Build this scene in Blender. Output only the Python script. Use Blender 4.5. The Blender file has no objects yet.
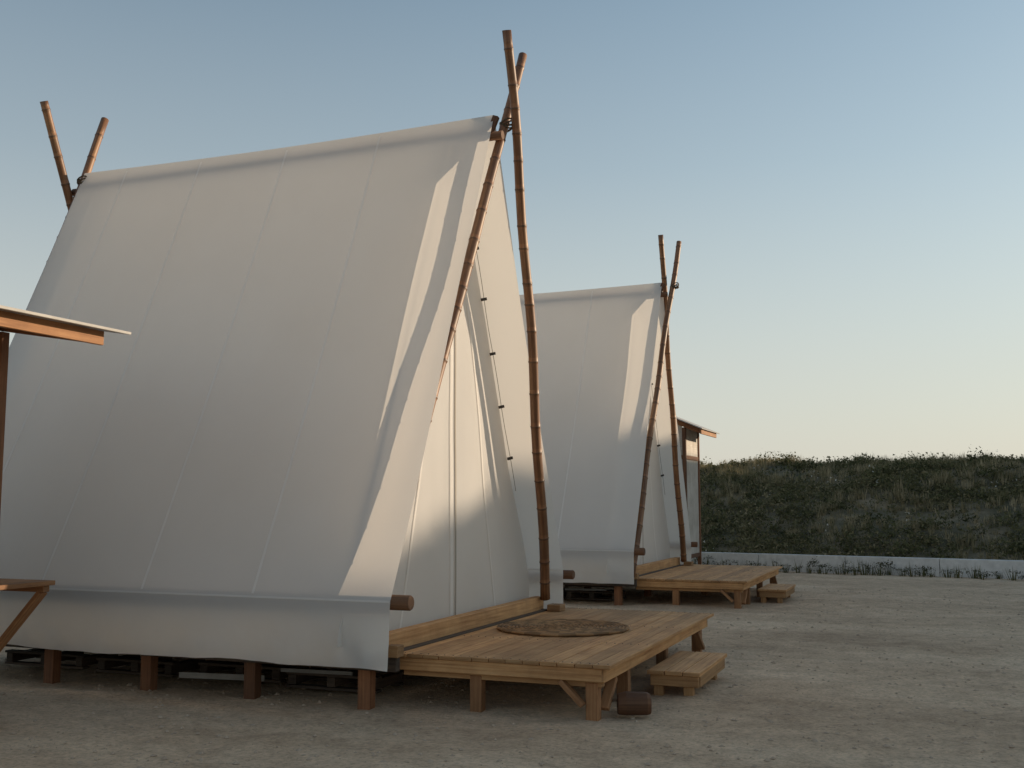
import bpy, math, random
from mathutils import Vector, Matrix, noise
random.seed(7)
sc = bpy.context.scene
R = random.random
def U(a, b): return random.uniform(a, b)
def sst(a, b, x):
    t = max(0, min(1, (x-a)/(b-a))); return t*t*(3-2*t)
def N3(x, y, z=0.0): return noise.noise(Vector((x, y, z)))

# ------------------------------------------------------------ materials
def newmat(name):
    m = bpy.data.materials.new(name); m.use_nodes = True
    nt = m.node_tree; nt.nodes.clear()
    out = nt.nodes.new('ShaderNodeOutputMaterial')
    return m, nt, out
def nd(nt, t, **kw):
    n = nt.nodes.new(t)
    for k, v in kw.items(): setattr(n, k, v)
    return n
def ramp(nt, stops, src=None):
    r = nd(nt, 'ShaderNodeValToRGB')
    e = r.color_ramp.elements
    while len(e) < len(stops): e.new(0.5)
    for i, (p, c) in enumerate(stops):
        e[i].position = p; e[i].color = (*c, 1)
    if src is not None: nt.links.new(src, r.inputs[0])
    return r
def noisetex(nt, vec, scale, detail=4, rough=0.55):
    n = nd(nt, 'ShaderNodeTexNoise'); n.inputs['Scale'].default_value = scale
    n.inputs['Detail'].default_value = detail; n.inputs['Roughness'].default_value = rough
    nt.links.new(vec, n.inputs['Vector']); return n
def mult(nt, a, b, fac=1.0, mode='MULTIPLY'):
    m = nd(nt, 'ShaderNodeMix', data_type='RGBA', blend_type=mode)
    m.inputs[0].default_value = fac
    nt.links.new(a, m.inputs[6]); nt.links.new(b, m.inputs[7]); return m.outputs[2]

def wood_mat(name, c1, c2, c3, rough=0.75, su=1.5, sv=38.0, bump=0.35):
    m, nt, out = newmat(name); L = nt.links
    uv = nd(nt, 'ShaderNodeUVMap'); uv.uv_map = 'UVMap'
    mp = nd(nt, 'ShaderNodeMapping'); mp.inputs['Scale'].default_value = (su, sv, 1)
    L.new(uv.outputs[0], mp.inputs[0])
    n = noisetex(nt, mp.outputs[0], 1.0, 6, 0.6)
    r = ramp(nt, [(0.25, c1), (0.5, c2), (0.75, c3)], n.outputs[0])
    at = nd(nt, 'ShaderNodeAttribute'); at.attribute_name = 'var'
    r2 = ramp(nt, [(0.0, (0.45, 0.45, 0.45)), (1.0, (1.15, 1.1, 1.05))], at.outputs['Fac'])
    col = mult(nt, r.outputs[0], r2.outputs[0])
    tc = nd(nt, 'ShaderNodeTexCoord')
    n2 = noisetex(nt, tc.outputs['Object'], 2.3, 5, 0.7)
    r3 = ramp(nt, [(0.3, (0.62, 0.58, 0.54)), (0.62, (1, 1, 1))], n2.outputs[0])
    col = mult(nt, col, r3.outputs[0], 0.8)
    b = nd(nt, 'ShaderNodeBsdfPrincipled'); b.inputs['Roughness'].default_value = rough
    L.new(col, b.inputs['Base Color'])
    bp = nd(nt, 'ShaderNodeBump'); bp.inputs['Strength'].default_value = bump; bp.inputs['Distance'].default_value = 0.006
    L.new(n.outputs[0], bp.inputs['Height']); L.new(bp.outputs[0], b.inputs['Normal'])
    L.new(b.outputs[0], out.inputs[0]); return m

M_wood = wood_mat('pine_timber', (0.33, 0.155, 0.058), (0.57, 0.32, 0.14), (0.70, 0.44, 0.22))
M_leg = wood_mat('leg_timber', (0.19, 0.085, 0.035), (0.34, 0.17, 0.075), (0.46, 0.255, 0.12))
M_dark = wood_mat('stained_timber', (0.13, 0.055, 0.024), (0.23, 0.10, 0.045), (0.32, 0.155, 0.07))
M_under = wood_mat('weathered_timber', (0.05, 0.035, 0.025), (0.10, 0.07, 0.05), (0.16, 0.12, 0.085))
M_bam = wood_mat('bamboo', (0.10, 0.045, 0.02), (0.235, 0.11, 0.05), (0.41, 0.235, 0.115), rough=0.5, su=1.2, sv=9, bump=0.15)
M_log = wood_mat('round_log', (0.11, 0.05, 0.024), (0.19, 0.09, 0.043), (0.27, 0.145, 0.07))
M_strip = wood_mat('painted_board', (0.45, 0.43, 0.4), (0.55, 0.53, 0.5), (0.62, 0.6, 0.56))

def fabric_mat(name, col, tcol, tr, dirt=0.25):
    m, nt, out = newmat(name); L = nt.links
    tc = nd(nt, 'ShaderNodeTexCoord')
    n = noisetex(nt, tc.outputs['Object'], 0.7, 5, 0.6)
    r = ramp(nt, [(0.3, (0.92, 0.915, 0.91)), (0.65, (1, 1, 1))], n.outputs[0])
    rgb = nd(nt, 'ShaderNodeRGB'); rgb.outputs[0].default_value = (*col, 1)
    c = mult(nt, rgb.outputs[0], r.outputs[0], 0.9)
    sep = nd(nt, 'ShaderNodeSeparateXYZ'); L.new(tc.outputs['Object'], sep.inputs[0])
    mr = nd(nt, 'ShaderNodeMapRange'); mr.inputs[1].default_value = 0.3; mr.inputs[2].default_value = 0.95
    mr.inputs[3].default_value = dirt; mr.inputs[4].default_value = 0.0
    L.new(sep.outputs[2], mr.inputs[0])
    nn = noisetex(nt, tc.outputs['Object'], 5, 5, 0.7)
    mm = nd(nt, 'ShaderNodeMath', operation='MULTIPLY'); L.new(mr.outputs[0], mm.inputs[0]); L.new(nn.outputs[0], mm.inputs[1])
    mx = nd(nt, 'ShaderNodeMix', data_type='RGBA'); L.new(mm.outputs[0], mx.inputs[0])
    L.new(c, mx.inputs[6]); mx.inputs[7].default_value = (0.3, 0.22, 0.14, 1)
    d = nd(nt, 'ShaderNodeBsdfDiffuse'); L.new(mx.outputs[2], d.inputs[0])
    t = nd(nt, 'ShaderNodeBsdfTranslucent'); t.inputs[0].default_value = (*tcol, 1)
    bn = noisetex(nt, tc.outputs['Object'], 2.0, 5, 0.5)
    bp = nd(nt, 'ShaderNodeBump'); bp.inputs['Strength'].default_value = 0.12; bp.inputs['Distance'].default_value = 0.02
    L.new(bn.outputs[0], bp.inputs['Height']); L.new(bp.outputs[0], d.inputs['Normal'])
    s = nd(nt, 'ShaderNodeMixShader'); s.inputs[0].default_value = tr
    L.new(d.outputs[0], s.inputs[1]); L.new(t.outputs[0], s.inputs[2])
    L.new(s.outputs[0], out.inputs[0]); return m
M_fab = fabric_mat('canvas', (0.80, 0.785, 0.765), (0.86, 0.815, 0.75), 0.43)
M_seam = fabric_mat('canvas_seam', (0.96, 0.945, 0.93), (0.98, 0.95, 0.90), 0.52, 0.1)
M_zip = fabric_mat('canvas_zip', (0.42, 0.38, 0.33), (0.4, 0.35, 0.3), 0.15)

def plain(name, col, rough=0.7, metal=0.0):
    m, nt, out = newmat(name)
    tc = nd(nt, 'ShaderNodeTexCoord'); n = noisetex(nt, tc.outputs['Object'], 6, 4, 0.6)
    r = ramp(nt, [(0.3, tuple(c*0.75 for c in col)), (0.7, col)], n.outputs[0])
    b = nd(nt, 'ShaderNodeBsdfPrincipled'); b.inputs['Roughness'].default_value = rough
    b.inputs['Metallic'].default_value = metal
    nt.links.new(r.outputs[0], b.inputs['Base Color']); nt.links.new(b.outputs[0], out.inputs[0]); return m
M_black = plain('black_fitting', (0.05, 0.04, 0.03), 0.6)
M_rope = plain('rope', (0.12, 0.085, 0.05), 0.9)
M_roof = plain('roof_sheet', (0.5, 0.48, 0.45), 0.6)
M_wallc = plain('concrete', (0.72, 0.70, 0.67), 0.85)

# ------------------------------------------------------------ mesh builder
class B:
    def __init__(s): s.v = []; s.f = []; s.uv = []; s.c = []; s.m = []
    def face(s, idx, uvs, c, mi=0): s.f.append(idx); s.uv.append(uvs); s.c.append(c); s.m.append(mi)
    def beam(s, p0, p1, w, h, up=(0, 0, 1), c=None, mi=0):
        p0 = Vector(p0); p1 = Vector(p1); d = (p1-p0); ln = d.length; d.normalize()
        up = Vector(up)
        side = d.cross(up)
        if side.length < 1e-4: side = d.cross(Vector((1, 0, 0)))
        side.normalize(); up = side.cross(d)
        n = len(s.v); c = R() if c is None else c
        ru, rv = R()*50, R()*50
        for e in (p0, p1):
            for a, b in ((-1, -1), (1, -1), (1, 1), (-1, 1)):
                s.v.append(e+side*(a*w/2)+up*(b*h/2))
        for k in range(4):
            k2 = (k+1) % 4; ww = w if k % 2 == 0 else h
            s.face((n+k, n+k2, n+4+k2, n+4+k), ((ru, rv+k), (ru, rv+k+ww), (ru+ln, rv+k+ww), (ru+ln, rv+k)), c, mi)
        s.face((n+3, n+2, n+1, n), ((ru, rv), (ru+w, rv), (ru+w, rv+h), (ru, rv+h)), c*0.6, mi)
        s.face((n+4, n+5, n+6, n+7), ((ru, rv), (ru+w, rv), (ru+w, rv+h), (ru, rv+h)), c*0.6, mi)
    def box(s, a, b, c=None, mi=0):
        a = Vector(a); b = Vector(b); d = [abs(b[i]-a[i]) for i in range(3)]; m = (a+b)/2
        k = d.index(max(d))
        if k == 0: s.beam((a.x, m.y, m.z), (b.x, m.y, m.z), d[1], d[2], (0, 0, 1), c, mi)
        elif k == 1: s.beam((m.x, a.y, m.z), (m.x, b.y, m.z), d[0], d[2], (0, 0, 1), c, mi)
        else: s.beam((m.x, m.y, a.z), (m.x, m.y, b.z), d[0], d[1], (0, 1, 0), c, mi)
    def tube(s, pts, rad, seg=12, c=None, mi=0, cap=True):
        n0 = len(s.v); pts = [Vector(p) for p in pts]
        d = (pts[-1]-pts[0]).normalized(); a = d.orthogonal().normalized(); b = d.cross(a)
        ru, rv = R()*50, R()*50; acc = 0
        for i, p in enumerate(pts):
            for k in range(seg):
                t = 2*math.pi*k/seg
                s.v.append(p+a*(rad[i]*math.cos(t))+b*(rad[i]*math.sin(t)))
        for i in range(len(pts)-1):
            l2 = acc+(pts[i+1]-pts[i]).length
            for k in range(seg):
                k2 = (k+1) % seg
                s.face((n0+i*seg+k, n0+i*seg+k2, n0+(i+1)*seg+k2, n0+(i+1)*seg+k),
                       ((ru+acc, rv+k/seg), (ru+acc, rv+(k+1)/seg), (ru+l2, rv+(k+1)/seg), (ru+l2, rv+k/seg)),
                       c[i] if c else 0.7, mi)
            acc = l2
        if cap:
            e = len(pts)-1
            cc = (c[0] if c else 0.7)
            s.face(tuple(n0+k for k in reversed(range(seg))), tuple((ru+.05*math.cos(k), rv+.05*math.sin(k)) for k in range(seg)), cc*0.6, mi)
            s.face(tuple(n0+e*seg+k for k in range(seg)), tuple((ru+.05*math.cos(k), rv+.05*math.sin(k)) for k in range(seg)), cc*0.6, mi)
    def obj(s, name, mats, parent=None, bevel=0.0, smooth=False):
        me = bpy.data.meshes.new(name); me.from_pydata([tuple(v) for v in s.v], [], s.f)
        me.uv_layers.new(name='UVMap'); me.attributes.new('var', 'FLOAT', 'CORNER')
        fu = [c for f in s.uv for p in f for c in p]
        fc = [s.c[i] for i, f in enumerate(s.f) for _ in f]
        me.uv_layers['UVMap'].data.foreach_set('uv', fu)
        me.attributes['var'].data.foreach_set('value', fc)
        if not isinstance(mats, (list, tuple)): mats = [mats]
        for m in mats: me.materials.append(m)
        if smooth: me.polygons.foreach_set('use_smooth', [len(f) == 4 for f in s.f])
        me.update()
        o = bpy.data.objects.new(name, me); sc.collection.objects.link(o)
        if bevel:
            md = o.modifiers.new('bevel', 'BEVEL'); md.width = bevel; md.segments = 1; md.limit_method = 'ANGLE'
        if parent: o.parent = parent
        return o
def empty(name, loc=(0, 0, 0)):
    o = bpy.data.objects.new(name, None); sc.collection.objects.link(o); o.location = loc; return o
def grid(name, fn, nu, nv, mat, parent=None, smooth=True):
    vs = [fn(i/nu, j/nv) for i in range(nu+1) for j in range(nv+1)]
    fs = [(i*(nv+1)+j, (i+1)*(nv+1)+j, (i+1)*(nv+1)+j+1, i*(nv+1)+j+1) for i in range(nu) for j in range(nv)]
    me = bpy.data.meshes.new(name); me.from_pydata([tuple(v) for v in vs], [], fs); me.materials.append(mat)
    if smooth: me.polygons.foreach_set('use_smooth', [True]*len(fs))
    o = bpy.data.objects.new(name, me); sc.collection.objects.link(o)
    if parent: o.parent = parent
    return o

def bamboo(b, p0, p1, r0, r1, bend=0.04, seed=0):
    rnd = random.Random(seed); p0 = Vector(p0); p1 = Vector(p1); L = (p1-p0).length
    d = (p1-p0).normalized(); sd = d.orthogonal().normalized(); sd = (sd*math.cos(seed)+d.cross(sd)*math.sin(seed))
    pts = []; rad = []; cs = []
    def add(t, k, c):
        r = r0+(r1-r0)*t
        pts.append(p0+(p1-p0)*t+sd*(bend*math.sin(math.pi*t)+0.012*math.sin(t*17+seed))); rad.append(r*k); cs.append(c)
    t = 0; base = rnd.uniform(0.5, 0.75); add(0, 1, base)
    x = rnd.uniform(0.1, 0.25)
    while x < L-0.07:
        cc = base+rnd.uniform(-0.2, 0.25)
        add((x-0.03)/L, 0.97, cc); add((x-0.010)/L, 1.01, 0.15); add(x/L, 1.10, 0.0); add((x+0.010)/L, 1.0, cc+0.35); add((x+0.05)/L, 0.97, cc)
        x += rnd.uniform(0.22, 0.38)
    add(1, 1, base)
    b.tube(pts, rad, 14, cs)

# ------------------------------------------------------------ tent
ZR, ZT, ZH = 5.5, 0.86, 0.34      # ridge, tube, hem heights
HW = 2.08
LEN = 5.25
def half(t):    # t 0 ridge .. 1 tube
    return HW*t - 0.045*math.sin(math.pi*t)
def bil(x, t, sg, seed):
    un = (x+LEN)/LEN
    w = 0.003*math.sin(un*math.pi*5+seed)*math.sin(math.pi*t)+0.013*N3(x*0.45+seed*9, t*1.6, sg)*math.sin(math.pi*t)
    w += 0.006*N3(x*2.2+seed, t*8, sg*3.1)*t*t
    w += 0.005*math.sin((x*3.0+t*9))*max(0, t-0.78)*2*sst(-2.5, 0, x)
    return w
def tent(name, loc, polesF, polesR, seed):
    e = empty(name, loc)
    for sg, nm in ((-1, 'roof_slope'), (1, 'roof_slope')):
        def fn(u, v, sg=sg):
            v2 = v*1.10
            xf = 0.0 + 0.006*math.sin(v*9+seed); xr = -LEN-0.06*v
            x = xr+(xf-xr)*u
            if v2 <= 1:
                t = v2; h = half(t); z = ZR+(ZT-ZR)*t
                z += -0.03*math.sin(math.pi*min(1, u))*(1-t)
                h += bil(x, t, sg, seed)
            else:
                k = (v2-1)/0.10
                h = HW+0.010*math.sin(k*2.2)+(0.03*N3(x*1.6+seed*4, k*1.2, sg*5)+0.022*N3(x*5, k*1.6, sg+seed)+0.01*N3(x*13, k*5, sg))*(0.15+k)
                z = ZT+(ZH-ZT)*k+(0.03*N3(x*0.9, 3.3, seed)+0.012*N3(x*3.5, 1.3, seed))*k
            return (x, sg*h, z)
        o = grid(nm, fn, 130, 120, M_fab, e)
    def seam(xs, sg, w=0.024):
        def fn(u, v):
            t = 0.01+v*0.985; x = xs+(u-0.5)*w
            un = (x+LEN)/LEN
            h = half(t)+bil(x, t, sg, seed)
            z = ZR+(ZT-ZR)*t-0.03*math.sin(math.pi*un)*(1-t)
            return (x, sg*(h+0.004), z+0.002)
        grid('canvas_seam', fn, 1, 90, M_seam, e)
    for sg in (-1, 1):
        for xs in (-1.28, -2.42, -3.55, -4.6): seam(xs, sg)
        def band(u, v, sg=sg):
            x = -LEN+0.0+u*LEN
            return (x, sg*(HW+0.008+0.004*N3(x*2.2+seed, 8, sg*3.1)), ZT+0.008-0.016*v)
        grid('stitched_band', band, 90, 1, M_seam, e)
    XW = -0.42
    def hin(z): return half((ZR-z)/(ZR-ZT)) - 0.05
    def wx(y, z):
        v = (z-.5)/4.78
        return 0.03*N3(y*1.0, z*0.4, seed+3)+0.006*math.sin(y*7+0.9*math.sin(z*1.1+seed))*(1-v)+0.007*N3(y*4, z*1.3, seed)*(1.2-v)
    def wallf(u, v, x0=XW, dirn=1):
        z = 0.50+(5.28-0.50)*v; hw = max(0.02, hin(max(z, 0.6)))
        y = -hw+2*hw*u
        return (x0+dirn*wx(y, z), y, z)
    grid('front_wall', wallf, 80, 80, M_fab, e)
    grid('rear_wall', lambda u, v: wallf(u, v, -LEN+0.3, -1), 30, 30, M_fab, e)
    def dstrip(y0a, y1a, z0, z1, w, mat, off=0.009, nm='door_seam'):
        def fn(u, v):
            y = y0a+(y1a-y0a)*v+(u-0.5)*w; z = z0+(z1-z0)*v
            return (XW+wx(y, z)+off, y, z)
        grid(nm, fn, 2, 60, mat, e)
    dstrip(0.02, 0.02, 0.52, 4.5, 0.024, M_zip)
    dstrip(-0.07, -0.07, 0.52, 4.2, 0.05, M_seam)
    dstrip(1.05, 0.15, 0.52, 4.2, 0.03, M_seam)
    dstrip(-1.1, -0.2, 0.52, 4.0, 0.03, M_seam)
    b = B(); pts = []
    for k, z in enumerate((4.25, 3.75, 3.2, 2.65, 2.1)):
        y = hin(z)-0.05; b.beam((XW+0.03, y-0.025, z), (XW+0.06, y+0.025, z+0.015), 0.028, 0.03)
    b.obj('edge_toggles', M_black, e)
    b = B()
    for k in range(16):
        t = k/15; z = 4.25-2.5*t; y = hin(z)-0.055+0.010*math.sin(t*15.7)
        pts.append((XW+0.05, y, z))
    b.tube(pts, [0.003]*16, 6)
    b.obj('edge_cord', M_rope, e)
    b = B()
    for k, (p0, p1) in enumerate(polesF+polesR): bamboo(b, p0, p1, 0.056, 0.046, 0.03, seed*10+k+1)
    b.obj('bamboo_poles', M_bam, e, smooth=True)
    b = B()
    b.tube([(-LEN-0.15, 0, ZR-0.22), (0.10, 0, ZR-0.22)], [0.045, 0.045], 14)
    b.tube([(-LEN-0.1, -HW+0.07, ZT-0.01), (0.14, -HW+0.07, ZT-0.01), (0.15, -HW+0.07, ZT-0.01)], [0.060, 0.060, 0.052], 16, [0.6, 0.4, 0.5])
    b.tube([(-LEN-0.1, HW+0.09, ZT-0.06), (0.09, HW+0.09, ZT-0.06), (0.10, HW+0.09, ZT-0.06)], [0.052, 0.052, 0.045], 16, [0.6, 0.4, 0.5])
    b.obj('round_rails', M_log, e, smooth=True)
    b = B()
    for (p0, p1) in (polesF[:1]+polesR[:1]):
        p0 = Vector(p0); p1 = Vector(p1); c = p0.lerp(p1, 0.85)
        for k in range(4):
            q = c+Vector((0.03, 0, -0.04+0.022*k))
            ring = [q+Vector((0.07*math.cos(a), 0.07*math.sin(a), 0.02*math.sin(a*2+k))) for a in [2*math.pi*i/12 for i in range(13)]]
            for i in range(12): b.tube([ring[i], ring[i+1]], [0.009, 0.009], 5, cap=False)
    b.obj('lashing', M_rope, e)
    b = B(); b.beam((-0.03, -0.02, ZR-0.19), (0.03, 0.0, ZR-0.02), 0.06, 0.05, (0, 1, 0), 0.1); b.obj('ridge_block', M_dark, e, 0.004)
    b = B()
    b.box((-LEN, -1.93, 0.30), (-0.02, -1.86, 0.43), 0.4); b.box((-LEN, 1.86, 0.30), (-0.02, 1.93, 0.43), 0.4)
    for x in [-LEN+0.03+i*0.63 for i in range(9)]: b.box((x, -1.86, 0.30), (x+0.06, 1.86, 0.43), 0.4)
    b.box((-LEN, -1.9, 0.435), (-0.32, 1.9, 0.465), 0.4)
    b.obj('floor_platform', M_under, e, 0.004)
    b = B()
    for x in (-0.33, -1.42, -2.5, -3.6, -4.8):
        for y in (-1.84, 0.0, 1.84): b.box((x-0.055, y-0.05, -0.03), (x+0.055, y+0.05, 0.298))
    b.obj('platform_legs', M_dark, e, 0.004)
    b = B()
    b.box((-0.30, -2.0, 0.418), (-0.19, 1.96, 0.565), 0.8)
    b.box((-0.095, -1.98, 0.418), (0.02, -1.87, 0.51), 0.2); b.box((-0.095, 1.80, 0.418), (0.06, 1.98, 0.49), 0.2)
    b.obj('threshold_beam', M_wood, e, 0.006)
    return e

def deck(name, loc, seed):
    e = empty(name, loc); b = B()
    x = -0.175
    while x < 1.60:
        w = 0.135
        b.box((x, -1.72+U(-.006, .006), 0.386), (x+w, 2.30+U(-.006, .006), 0.416+U(-.0015, .0015)), U(0.35, 1.0)); x += w+0.0075
    b.obj('deck_boards', M_wood, e, 0.003)
    b = B()
    b.box((-0.17, -1.70, 0.285), (1.60, -1.655, 0.383), 0.75)
    b.box((-0.10, -1.64, 0.235), (1.58, -1.56, 0.30), 0.45)
    b.box((-0.17, 2.24, 0.27), (1.60, 2.285, 0.383), 0.75)
    b.box((1.555, -1.652, 0.27), (1.60, 2.237, 0.383), 0.85)
    for xx in (0.1, 0.5, 0.9, 1.3): b.box((xx, -1.55, 0.28), (xx+0.05, 2.23, 0.383), 0.4)
    b.obj('deck_frame', M_wood, e, 0.004)
    b = B()
    for (xx, yy) in ((0.54, -1.60), (1.50, -1.60), (1.50, -0.75), (1.50, 0.6), (1.50, 2.18), (0.54, 0.6), (0.54, 2.18)):
        b.box((xx-0.05, yy-0.045, -0.03), (xx+0.05, yy+0.045, 0.268), U(0.3, 0.9))
    b.beam((1.44, -1.665, 0.10), (1.26, -1.665, 0.275), 0.04, 0.08, (0, 1, 0), 0.8)
    b.beam((1.565, -1.54, 0.06), (1.565, -1.30, 0.262), 0.04, 0.08, (1, 0, 0), 0.9)
    b.beam((1.565, 2.10, 0.06), (1.565, 1.80, 0.262), 0.04, 0.08, (1, 0, 0), 0.4)
    b.obj('deck_legs', M_leg, e, 0.005)
    # screw heads along the joists
    b = B(); x = -0.175
    while x < 1.60:
        for yy in (-1.675, -0.5, 0.8, 2.26):
            for dx in (0.03, 0.105): b.tube([(x+dx, yy, 0.414), (x+dx, yy, 0.4195)], [0.0055, 0.005], 6)
        x += 0.1425
    b.obj('deck_screws', M_black, e)
    return e
def steps(name, loc):
    e = empty(name, loc); b = B()
    for k in range(3): b.box((0.02+k*0.155, -0.60, 0.170), (0.165+k*0.155, 0.66, 0.205), U(.6, 1))
    b.box((0.04, -0.57, 0.075), (0.455, -0.53, 0.168)); b.box((0.04, 0.59, 0.075), (0.455, 0.63, 0.168))
    b.box((0.43, -0.528, 0.075), (0.465, 0.588, 0.168))
    for y in (-0.5, 0.5):
        for x in (0.1, 0.36): b.box((x-0.04, y-0.04, -0.03), (x+0.04, y+0.04, 0.166))
    b.obj('step_timbers', M_wood, e, 0.004); return e

T1 = (-4.0, 9.6, 0); T2 = (-4.42, 18.4, 0)
pF1 = [((-0.28, -2.0, 0.46), (0.10, 0.56, 6.33)), ((-0.13, 1.86, 0.55), (0.21, -0.15, 6.29))]
pR1 = [((-LEN-0.02, -2.0, 0.46), (-LEN-0.05, 0.36, 6.28)), ((-LEN-0.12, 1.95, 0.46), (-LEN-0.15, -0.52, 6.22))]
pF2 = [((-0.06, -2.0, 0.46), (0.22, 0.50, 6.33)), ((-0.10, 1.86, 0.50), (0.05, -0.18, 6.32))]
tent('a_frame_tent', T1, pF1, pR1, 1)
tent('a_frame_tent', T2, pF2, pR1, 2)
deck('wooden_deck', T1, 1); deck('wooden_deck', T2, 2)
steps('wooden_step', (T1[0]+1.61, T1[1]+0.12, 0)); steps('wooden_step', (T2[0]+1.61, T2[1]+0.12, 0))

# woven rug
b = B(); rc = Vector((-3.40, 9.92, 0.42)); nr = 18
for k in range(nr):
    rr = 0.02+0.60*k/(nr-1); n = 72
    pts = [rc+Vector((rr*math.cos(2*math.pi*i/n), rr*math.sin(2*math.pi*i/n), 0.014+0.006*N3(rr*4, i*0.3))) for i in range(n)]
    n0 = len(b.v); sg = 6
    for i in range(n):
        a = 2*math.pi*i/n; rad = 0.017*(1+0.22*math.sin(i*math.pi*0.5+k))
        for j in range(sg):
            t = 2*math.pi*j/sg
            b.v.append(pts[i]+Vector((math.cos(a)*rad*1.05*math.cos(t), math.sin(a)*rad*1.05*math.cos(t), 0.75*rad*math.sin(t))))
    for i in range(n):
        i2 = (i+1) % n
        for j in range(sg):
            j2 = (j+1) % sg
            b.face((n0+i*sg+j, n0+i2*sg+j, n0+i2*sg+j2, n0+i*sg+j2), ((i*.1, j*.1),)*4, (0.95 if (i//3+k//3) % 2 else 0.3))
M_rug = wood_mat('woven_seagrass', (0.18, 0.095, 0.04), (0.30, 0.175, 0.08), (0.38, 0.24, 0.12), 0.9)
b.obj('woven_rug', M_rug)

b = B(); b.tube([(-2.36, 8.17, 0.085), (-2.30, 8.19, 0.09), (-2.15, 8.25, 0.088), (-2.12, 8.26, 0.084)], [0.080, 0.092, 0.088, 0.075], 11, [0.2, 0.1, 0.3, 0.2])
b.beam((-2.40, 8.40, 0.05), (-2.20, 8.50, 0.05), 0.1, 0.1)
b.obj('sawn_log', M_dark, bevel=0.006)

def pallets(name, loc):
    e = empty(name, loc); b = B()
    for (x0, x1, y0) in ((-1.35, -0.45, -1.45), (-2.4, -1.5, -1.3), (-3.5, -2.6, -1.4), (-4.7, -3.7, -1.35)):
        for z in (0.03, 0.14, 0.235):
            b.box((x0, y0, z), (x1, y0+0.09, z+0.022)); b.box((x0, y0+0.4, z), (x1, y0+0.49, z+0.022))
        for x in (x0+0.02, (x0+x1)/2-0.04, x1-0.1): b.box((x, y0+0.005, 0.055), (x+0.08, y0+0.5, 0.138))
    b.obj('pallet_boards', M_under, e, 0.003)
    b = B(); b.beam((-2.35, -1.62, 0.10), (-1.5, -1.55, 0.11), 0.012, 0.05); b.beam((-1.3, -1.6, 0.2), (-0.6, -1.6, 0.21), 0.012, 0.03)
    b.obj('pale_batten', M_strip, e); return e
pallets('stored_pallets', T1); pallets('stored_pallets', T2)

# ------------------------------------------------------------ sheds
def shed(name, loc, L=1.9, W=1.5, pitch=0.16, oh=0.58, ze=3.05, lip=0.15):
    e = empty(name, loc); b = B()
    def rz(x): return ze-pitch*x
    for (x, y) in ((-0.045, -0.045), (-0.045, -W+0.045), (-L+0.045, -0.045), (-L+0.045, -W+0.045)):
        b.box((x-0.04, y-0.04, -0.03), (x+0.04, y+0.04, rz(x)-0.11))
    for z in (0.35, 2.55):
        b.box((-L+0.09, -0.07, z), (-0.09, -0.02, z+0.09)); b.box((-L+0.09, -W+0.02, z), (-0.09, -W+0.07, z+0.09))
        b.box((-0.07, -W+0.09, z), (-0.02, -0.09, z+0.09))
    for y in (-W+0.0, -W/2, -0.06): b.beam((-L-0.2, y+0.03, rz(-L-0.2)-0.05), (oh, y+0.03, rz(oh)-0.05), 0.05, 0.10)
    b.obj('timber_frame', M_dark, e, 0.004)
    b = B()
    b.box((-L+0.09, -0.055, 0.44), (-0.09, -0.035, 2.55)); b.box((-L+0.09, -W+0.035, 0.44), (-0.09, -W+0.055, 2.55))
    b.box((-L+0.09, -0.055, 2.645), (-0.09, -0.035, rz(0)-0.02)); b.box((-L+0.09, -W+0.035, 2.645), (-0.09, -W+0.055, rz(0)-0.02))
    b.box((-0.055, -W+0.09, 0.44), (-0.035, -0.09, 2.55)); b.box((-0.055, -W+0.09, 2.645), (-0.035, -0.09, rz(0)-0.02))
    b.box((-L+0.035, -W+0.09, 0.2), (-L+0.055, -0.09, rz(-L)-0.02))
    b.obj('wall_panels', M_strip, e, 0.003)
    b = B()
    b.beam((-L-0.3, -W/2, rz(-L-0.3)+0.03), (oh+lip, -W/2, rz(oh+lip)+0.03), W+0.56, 0.022)
    b.obj('roof_sheet', M_roof, e, 0.003)
    b = B()
    b.box((oh+0.02, -W-0.12, rz(oh+.04)-0.10), (oh+0.055, 0.12, rz(oh+.04)+0.010), 0.9)
    b.obj('fascia_board', M_leg, e, 0.003)
    return e
SX = (-6.83, 6.38, 0)
shed('timber_shed', SX, oh=0.78, lip=0.18, ze=3.08)
shed('timber_shed', (-5.15, 25.0, 0), pitch=0.42, oh=0.32, ze=3.35, lip=0.10)
e = empty('wooden_shelf', SX); b = B()
for k in range(4): b.box((0.004+k*0.15, -1.3, 1.01), (0.146+k*0.15, -0.02, 1.045))
b.beam((0.02, -0.07, 0.44), (0.52, -0.07, 0.96), 0.04, 0.08, (0, 1, 0)); b.box((0.003, -0.10, 0.96), (0.56, -0.04, 1.008))
b.beam((0.02, -1.2, 0.44), (0.52, -1.2, 0.96), 0.04, 0.08, (0, 1, 0)); b.box((0.003, -1.23, 0.96), (0.56, -1.17, 1.008))
b.obj('shelf_boards', M_leg, e, 0.004)

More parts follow.
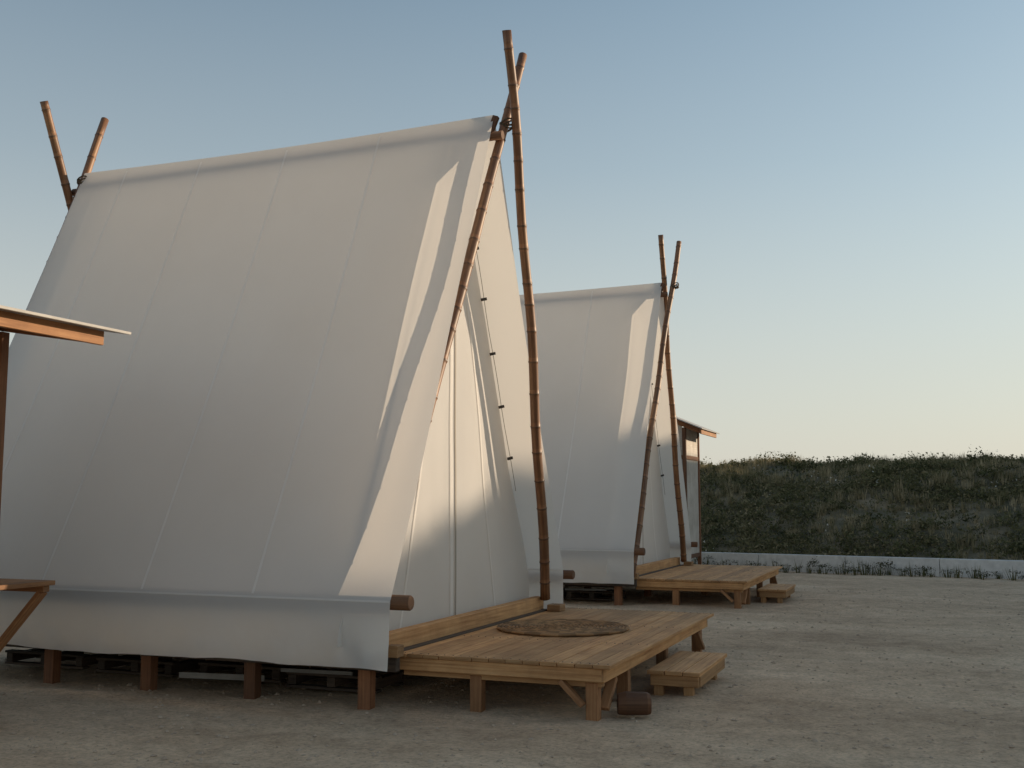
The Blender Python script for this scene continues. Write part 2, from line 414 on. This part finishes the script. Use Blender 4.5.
# ------------------------------------------------------------ ground
def axis(a, b_, step, far):
    xs = []; x = a
    while x <= b_: xs.append(x); x += step
    d = step; lo = []; x = a
    while x > -far: d *= 1.35; x -= d; lo.append(x)
    hi = []; d = step; x = xs[-1]
    while x < far: d *= 1.35; x += d; hi.append(x)
    return lo[::-1]+xs+hi
xs = axis(-12, 8, 0.08, 2500); ys = axis(4.5, 26, 0.08, 2500)
def gz(x, y): return 0.022*N3(x*0.5, y*0.5, 1)+0.014*N3(x*1.7, y*1.7, 4)+0.012*N3(x*4.2, y*4.2, 9)
vs = []
for x in xs:
    for y in ys:
        dn = max(abs(x), abs(y)) < 40
        vs.append((x, y, (gz(x, y)+0.005*N3(x*9, y*9, 3) if dn else 0.0)-0.01))
ny = len(ys)
fs = [(i*ny+j, (i+1)*ny+j, (i+1)*ny+j+1, i*ny+j+1) for i in range(len(xs)-1) for j in range(ny-1)]
me = bpy.data.meshes.new('ground'); me.from_pydata(vs, [], fs); me.polygons.foreach_set('use_smooth', [True]*len(fs))
m, nt, out = newmat('sandy_soil'); L = nt.links
tc = nd(nt, 'ShaderNodeTexCoord')
mp = nd(nt, 'ShaderNodeMapping'); mp.inputs['Scale'].default_value = (0.6, 1.4, 1); L.new(tc.outputs['Object'], mp.inputs[0])
n1 = noisetex(nt, mp.outputs[0], 0.45, 6, 0.65); n2 = noisetex(nt, tc.outputs['Object'], 28, 5, 0.75); n3 = noisetex(nt, tc.outputs['Object'], 4.0, 6, 0.7)
r1 = ramp(nt, [(0.32, (0.48, 0.335, 0.215)), (0.5, (0.66, 0.475, 0.315)), (0.66, (0.76, 0.57, 0.39))], n1.outputs[0])
r2 = ramp(nt, [(0.32, (0.55, 0.53, 0.51)), (0.5, (0.95, 0.95, 0.95)), (0.68, (1.2, 1.18, 1.15))], n2.outputs[0])
r3 = ramp(nt, [(0.35, (0.75, 0.73, 0.71)), (0.6, (1.05, 1.05, 1.05))], n3.outputs[0])
c = mult(nt, r1.outputs[0], r2.outputs[0], 0.8); c = mult(nt, c, r3.outputs[0], 0.8)
bs = nd(nt, 'ShaderNodeBsdfPrincipled'); bs.inputs['Roughness'].default_value = 0.95
L.new(c, bs.inputs['Base Color'])
ad = nd(nt, 'ShaderNodeMath', operation='ADD'); L.new(n2.outputs[0], ad.inputs[0]); L.new(n3.outputs[0], ad.inputs[1])
bp = nd(nt, 'ShaderNodeBump'); bp.inputs['Strength'].default_value = 0.7; bp.inputs['Distance'].default_value = 0.03
L.new(ad.outputs[0], bp.inputs['Height']); L.new(bp.outputs[0], bs.inputs['Normal']); L.new(bs.outputs[0], out.inputs[0])
me.materials.append(m)
o = bpy.data.objects.new('ground', me); sc.collection.objects.link(o)

# gravel
V = []; F = []
ico = [(0, 0, 1), (0.9, 0, 0.1), (0.2, 0.85, 0), (-0.75, 0.5, 0.1), (-0.7, -0.6, 0), (0.3, -0.9, 0.1), (0, 0, -0.8)]
icf = [(0, 1, 2), (0, 2, 3), (0, 3, 4), (0, 4, 5), (0, 5, 1), (6, 2, 1), (6, 3, 2), (6, 4, 3), (6, 5, 4), (6, 1, 5)]
for k in range(11000):
    x = U(-9.5, 5); y = 5.5+ (R()**1.5)*16
    s = 0.004+0.013*(R()**4)*1.8
    n0 = len(V); a = U(0, 6.28); ca, sa = math.cos(a), math.sin(a); sx, sy, sz = U(.8, 1.5), U(.7, 1.2), U(.4, .8)
    for p in ico:
        px, py, pz = p[0]*s*sx, p[1]*s*sy, p[2]*s*sz
        V.append((x+px*ca-py*sa, y+px*sa+py*ca, pz-0.008+gz(x, y)))
    F += [tuple(n0+i for i in f) for f in icf]
me = bpy.data.meshes.new('gravel'); me.from_pydata(V, [], F); me.materials.append(plain('pebble', (0.52, 0.39, 0.28), 0.9))
o = bpy.data.objects.new('gravel', me); sc.collection.objects.link(o)

# ------------------------------------------------------------ hill, wall, scrub
def basey(x): return 25.45-0.17*x
def crest(x):
    k = 1-sst(8, 13, x)*0.9
    return 2.72+5.85*sst(2.5, 16.5, x)*1.0+(0.10*N3(x*0.25, 5)+0.08*N3(x*0.8, 2))*k  # unseen rise right of frame is added to shade the foreground
def hz(x, w):
    c = crest(x)
    if w < 10: z = c*(sst(-3, 10, w)-sst(-3, 10, 0))/(1-sst(-3, 10, 0))
    elif w < 30: z = c
    else: z = c*(1-sst(30, 70, w))
    return z+0.22*N3(x*0.6, w*0.6, 2)*min(1, w)*(1-0.85*sst(8, 13, x))
hx = [-100+i*2 for i in range(35)]+[-30+i*0.4 for i in range(150)]+[30+i*2 for i in range(36)]
hw = [i*0.4 for i in range(38)]+[15+i*2 for i in range(1, 29)]
vs = [(x, basey(x)+0.35+w, hz(x, w)+(0.02 if w == 0 else 0)) for x in hx for w in hw]
nw = len(hw); fs = [(i*nw+j, (i+1)*nw+j, (i+1)*nw+j+1, i*nw+j+1) for i in range(len(hx)-1) for j in range(nw-1)]
me = bpy.data.meshes.new('hill'); me.from_pydata(vs, [], fs); me.polygons.foreach_set('use_smooth', [True]*len(fs))
m, nt, out = newmat('hill_soil'); tc = nd(nt, 'ShaderNodeTexCoord')
n1 = noisetex(nt, tc.outputs['Object'], 0.8, 6, 0.7)
r1 = ramp(nt, [(0.35, (0.07, 0.065, 0.035)), (0.55, (0.18, 0.145, 0.09)), (0.7, (0.34, 0.26, 0.17))], n1.outputs[0])
bs = nd(nt, 'ShaderNodeBsdfPrincipled'); bs.inputs['Roughness'].default_value = 1
nt.links.new(r1.outputs[0], bs.inputs['Base Color']); nt.links.new(bs.outputs[0], out.inputs[0]); me.materials.append(m)
o = bpy.data.objects.new('hill', me); sc.collection.objects.link(o)
b = B()
x = -40
while x < 40:
    x2 = x+2.0; b.beam((x, basey(x), 0.17), (x2-0.012, basey(x2), 0.17), 0.16, 0.42, c=1); x = x2
b.obj('retaining_wall', M_wallc, bevel=0.01)

def leafmat(name):
    m, nt, out = newmat(name); at = nd(nt, 'ShaderNodeAttribute'); at.attribute_name = 'var'
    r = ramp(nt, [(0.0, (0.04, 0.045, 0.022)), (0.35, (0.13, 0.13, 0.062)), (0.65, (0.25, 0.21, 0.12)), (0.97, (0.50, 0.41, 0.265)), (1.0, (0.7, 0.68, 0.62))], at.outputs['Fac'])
    d = nd(nt, 'ShaderNodeBsdfDiffuse'); t = nd(nt, 'ShaderNodeBsdfTranslucent'); s = nd(nt, 'ShaderNodeMixShader'); s.inputs[0].default_value = 0.25
    nt.links.new(r.outputs[0], d.inputs[0]); nt.links.new(r.outputs[0], t.inputs[0])
    nt.links.new(d.outputs[0], s.inputs[1]); nt.links.new(t.outputs[0], s.inputs[2]); nt.links.new(s.outputs[0], out.inputs[0]); return m
M_leaf = leafmat('scrub_foliage')
class Fol:
    def __init__(s): s.v = []; s.f = []; s.c = []
    def grass(s, x, y, z, h, n, c):
        for k in range(n):
            a = U(0, 6.28); r = U(0, 0.10); l = h*U(0.5, 1.1); tl = U(0.1, 0.6)*l; w = U(0.006, 0.016)
            bx, by = x+r*math.cos(a), y+r*math.sin(a); px, py = -math.sin(a)*w, math.cos(a)*w; n0 = len(s.v)
            s.v += [(bx-px, by-py, z-0.03), (bx+px, by+py, z-0.03), (bx+tl*math.cos(a), by+tl*math.sin(a), z+l)]
            s.f.append((n0, n0+1, n0+2)); s.c.append(min(.96, max(0, c+U(-.12, .12))))
    def bush(s, x, y, z, r, n, c, hs=0.75):
        for k in range(n):
            a = U(0, 6.28); p = math.acos(U(-0.1, 1)); rr = r*(R()**0.4)*(0.75+0.5*N3(x+3*math.cos(a), y+3*math.sin(a), p*2))
            cx, cy, cz = x+rr*math.sin(p)*math.cos(a), y+rr*math.sin(p)*math.sin(a), z+hs*rr*math.cos(p)
            q = min(0.06, r*U(0.09, 0.2)); n0 = len(s.v)
            for j in range(3): s.v.append((cx+U(-q, q), cy+U(-q, q), cz+U(-q, q)))
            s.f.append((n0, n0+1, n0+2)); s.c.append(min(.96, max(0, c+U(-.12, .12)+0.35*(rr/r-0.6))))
    def flower(s, x, y, z):
        for k in range(5):
            cx, cy, cz = x+U(-.15, .15), y+U(-.15, .15), z+U(.3, .55); q = 0.035; n0 = len(s.v)
            for j in range(3): s.v.append((cx+U(-q, q), cy+U(-q, q), cz+U(-q, q)))
            s.f.append((n0, n0+1, n0+2)); s.c.append(1.0)
    def obj(s, name, mat):
        me = bpy.data.meshes.new(name); me.from_pydata(s.v, [], s.f)
        at = me.attributes.new('var', 'FLOAT', 'CORNER'); at.data.foreach_set('value', [c for c in s.c for _ in range(3)])
        me.materials.append(mat); o = bpy.data.objects.new(name, me); sc.collection.objects.link(o); return o
fo = Fol()
for k in range(10000):
    x = U(-9, 7) if R() < 0.8 else U(-25, 24); w = U(0.2, 12.0)
    y = basey(x)+0.35+w; z = hz(x, w)
    pn = N3(x*0.35, w*0.45, 7)+0.35*N3(x*1.4, w*1.4, 3)
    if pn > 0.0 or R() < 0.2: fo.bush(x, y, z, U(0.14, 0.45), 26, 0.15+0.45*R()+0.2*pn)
    elif pn > -0.25: fo.grass(x, y, z, U(0.12, 0.40), 16, 0.5+0.45*R())
    elif R() < .5: fo.grass(x, y, z, U(0.08, 0.2), 14, 0.6+0.4*R())
    if R() < 0.004: fo.flower(x, y, z)
for k in range(130):
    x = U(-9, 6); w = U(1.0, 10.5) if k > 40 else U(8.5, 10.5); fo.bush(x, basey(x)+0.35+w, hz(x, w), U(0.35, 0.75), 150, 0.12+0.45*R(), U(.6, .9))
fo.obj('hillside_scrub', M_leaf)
fo = Fol()
x = -7.0
while x < 4:
    y = basey(x)-0.40+U(-.15, .15); s = U(0.7, 1.35)
    for k in range(6): fo.bush(x+U(-.14, .14), y+U(-.1, .1), U(0.02, 0.2)*s, U(0.08, 0.16)*s, 26, 0.02+U(-.05, .2))
    fo.grass(x, y, 0, U(0.15, 0.4), 14, 0.35); x += U(0.14, 0.33)
fo.obj('seedling_row', M_leaf)

# ------------------------------------------------------------ light
EL, AZ = math.radians(12.0), math.radians(48.0)     # azimuth clockwise from +Y
w = bpy.data.worlds.new('World'); sc.world = w; w.use_nodes = True; nt = w.node_tree; nt.nodes.clear(); L = nt.links
sky = nt.nodes.new('ShaderNodeTexSky'); sky.sky_type = 'NISHITA'; sky.sun_disc = False
sky.sun_elevation = EL; sky.sun_rotation = AZ; sky.air_density = 1.0; sky.dust_density = 0.8; sky.ozone_density = 1.5
tint = nt.nodes.new('ShaderNodeMix'); tint.data_type = 'RGBA'; tint.blend_type = 'MULTIPLY'; tint.inputs[0].default_value = 1
L.new(sky.outputs[0], tint.inputs[6]); tint.inputs[7].default_value = (0.97, 1.04, 0.96, 1)
tc = nt.nodes.new('ShaderNodeTexCoord'); sp = nt.nodes.new('ShaderNodeSeparateXYZ'); L.new(tc.outputs['Generated'], sp.inputs[0])
hr = ramp(nt, [(0.0, (0.9,)*3), (0.12, (0.72,)*3), (0.30, (0.32,)*3), (0.5, (0.08,)*3)], sp.outputs[2])
hz_ = nt.nodes.new('ShaderNodeMix'); hz_.data_type = 'RGBA'
L.new(hr.outputs[0], hz_.inputs[0]); L.new(tint.outputs[2], hz_.inputs[6]); hz_.inputs[7].default_value = (4.0, 3.85, 3.6, 1)
bg = nt.nodes.new('ShaderNodeBackground'); bg.inputs[1].default_value = 0.16
wo = nt.nodes.new('ShaderNodeOutputWorld'); L.new(hz_.outputs[2], bg.inputs[0]); L.new(bg.outputs[0], wo.inputs[0])
sd = Vector((math.sin(AZ)*math.cos(EL), math.cos(AZ)*math.cos(EL), math.sin(EL)))
ld = bpy.data.lights.new('sun', 'SUN'); ld.energy = 5.0; ld.angle = math.radians(0.6); ld.color = (1.0, 0.79, 0.56)
lo = bpy.data.objects.new('sun', ld); sc.collection.objects.link(lo); lo.rotation_euler = (-sd).to_track_quat('-Z', 'Y').to_euler()
lo.location = (10, 20, 20)

# ------------------------------------------------------------ camera
cd = bpy.data.cameras.new('camera'); cam = bpy.data.objects.new('camera', cd); sc.collection.objects.link(cam)
cam.location = (0, 0, 1.65); cam.rotation_euler = (math.radians(90+6.19), 0, math.radians(21.6))
cd.sensor_width = 36; cd.lens = 1069/1024*36; cd.clip_end = 6000; cd.clip_start = 0.05
sc.camera = cam
sc.view_settings.view_transform = 'Standard'; sc.view_settings.look = 'None'; sc.view_settings.exposure = 0
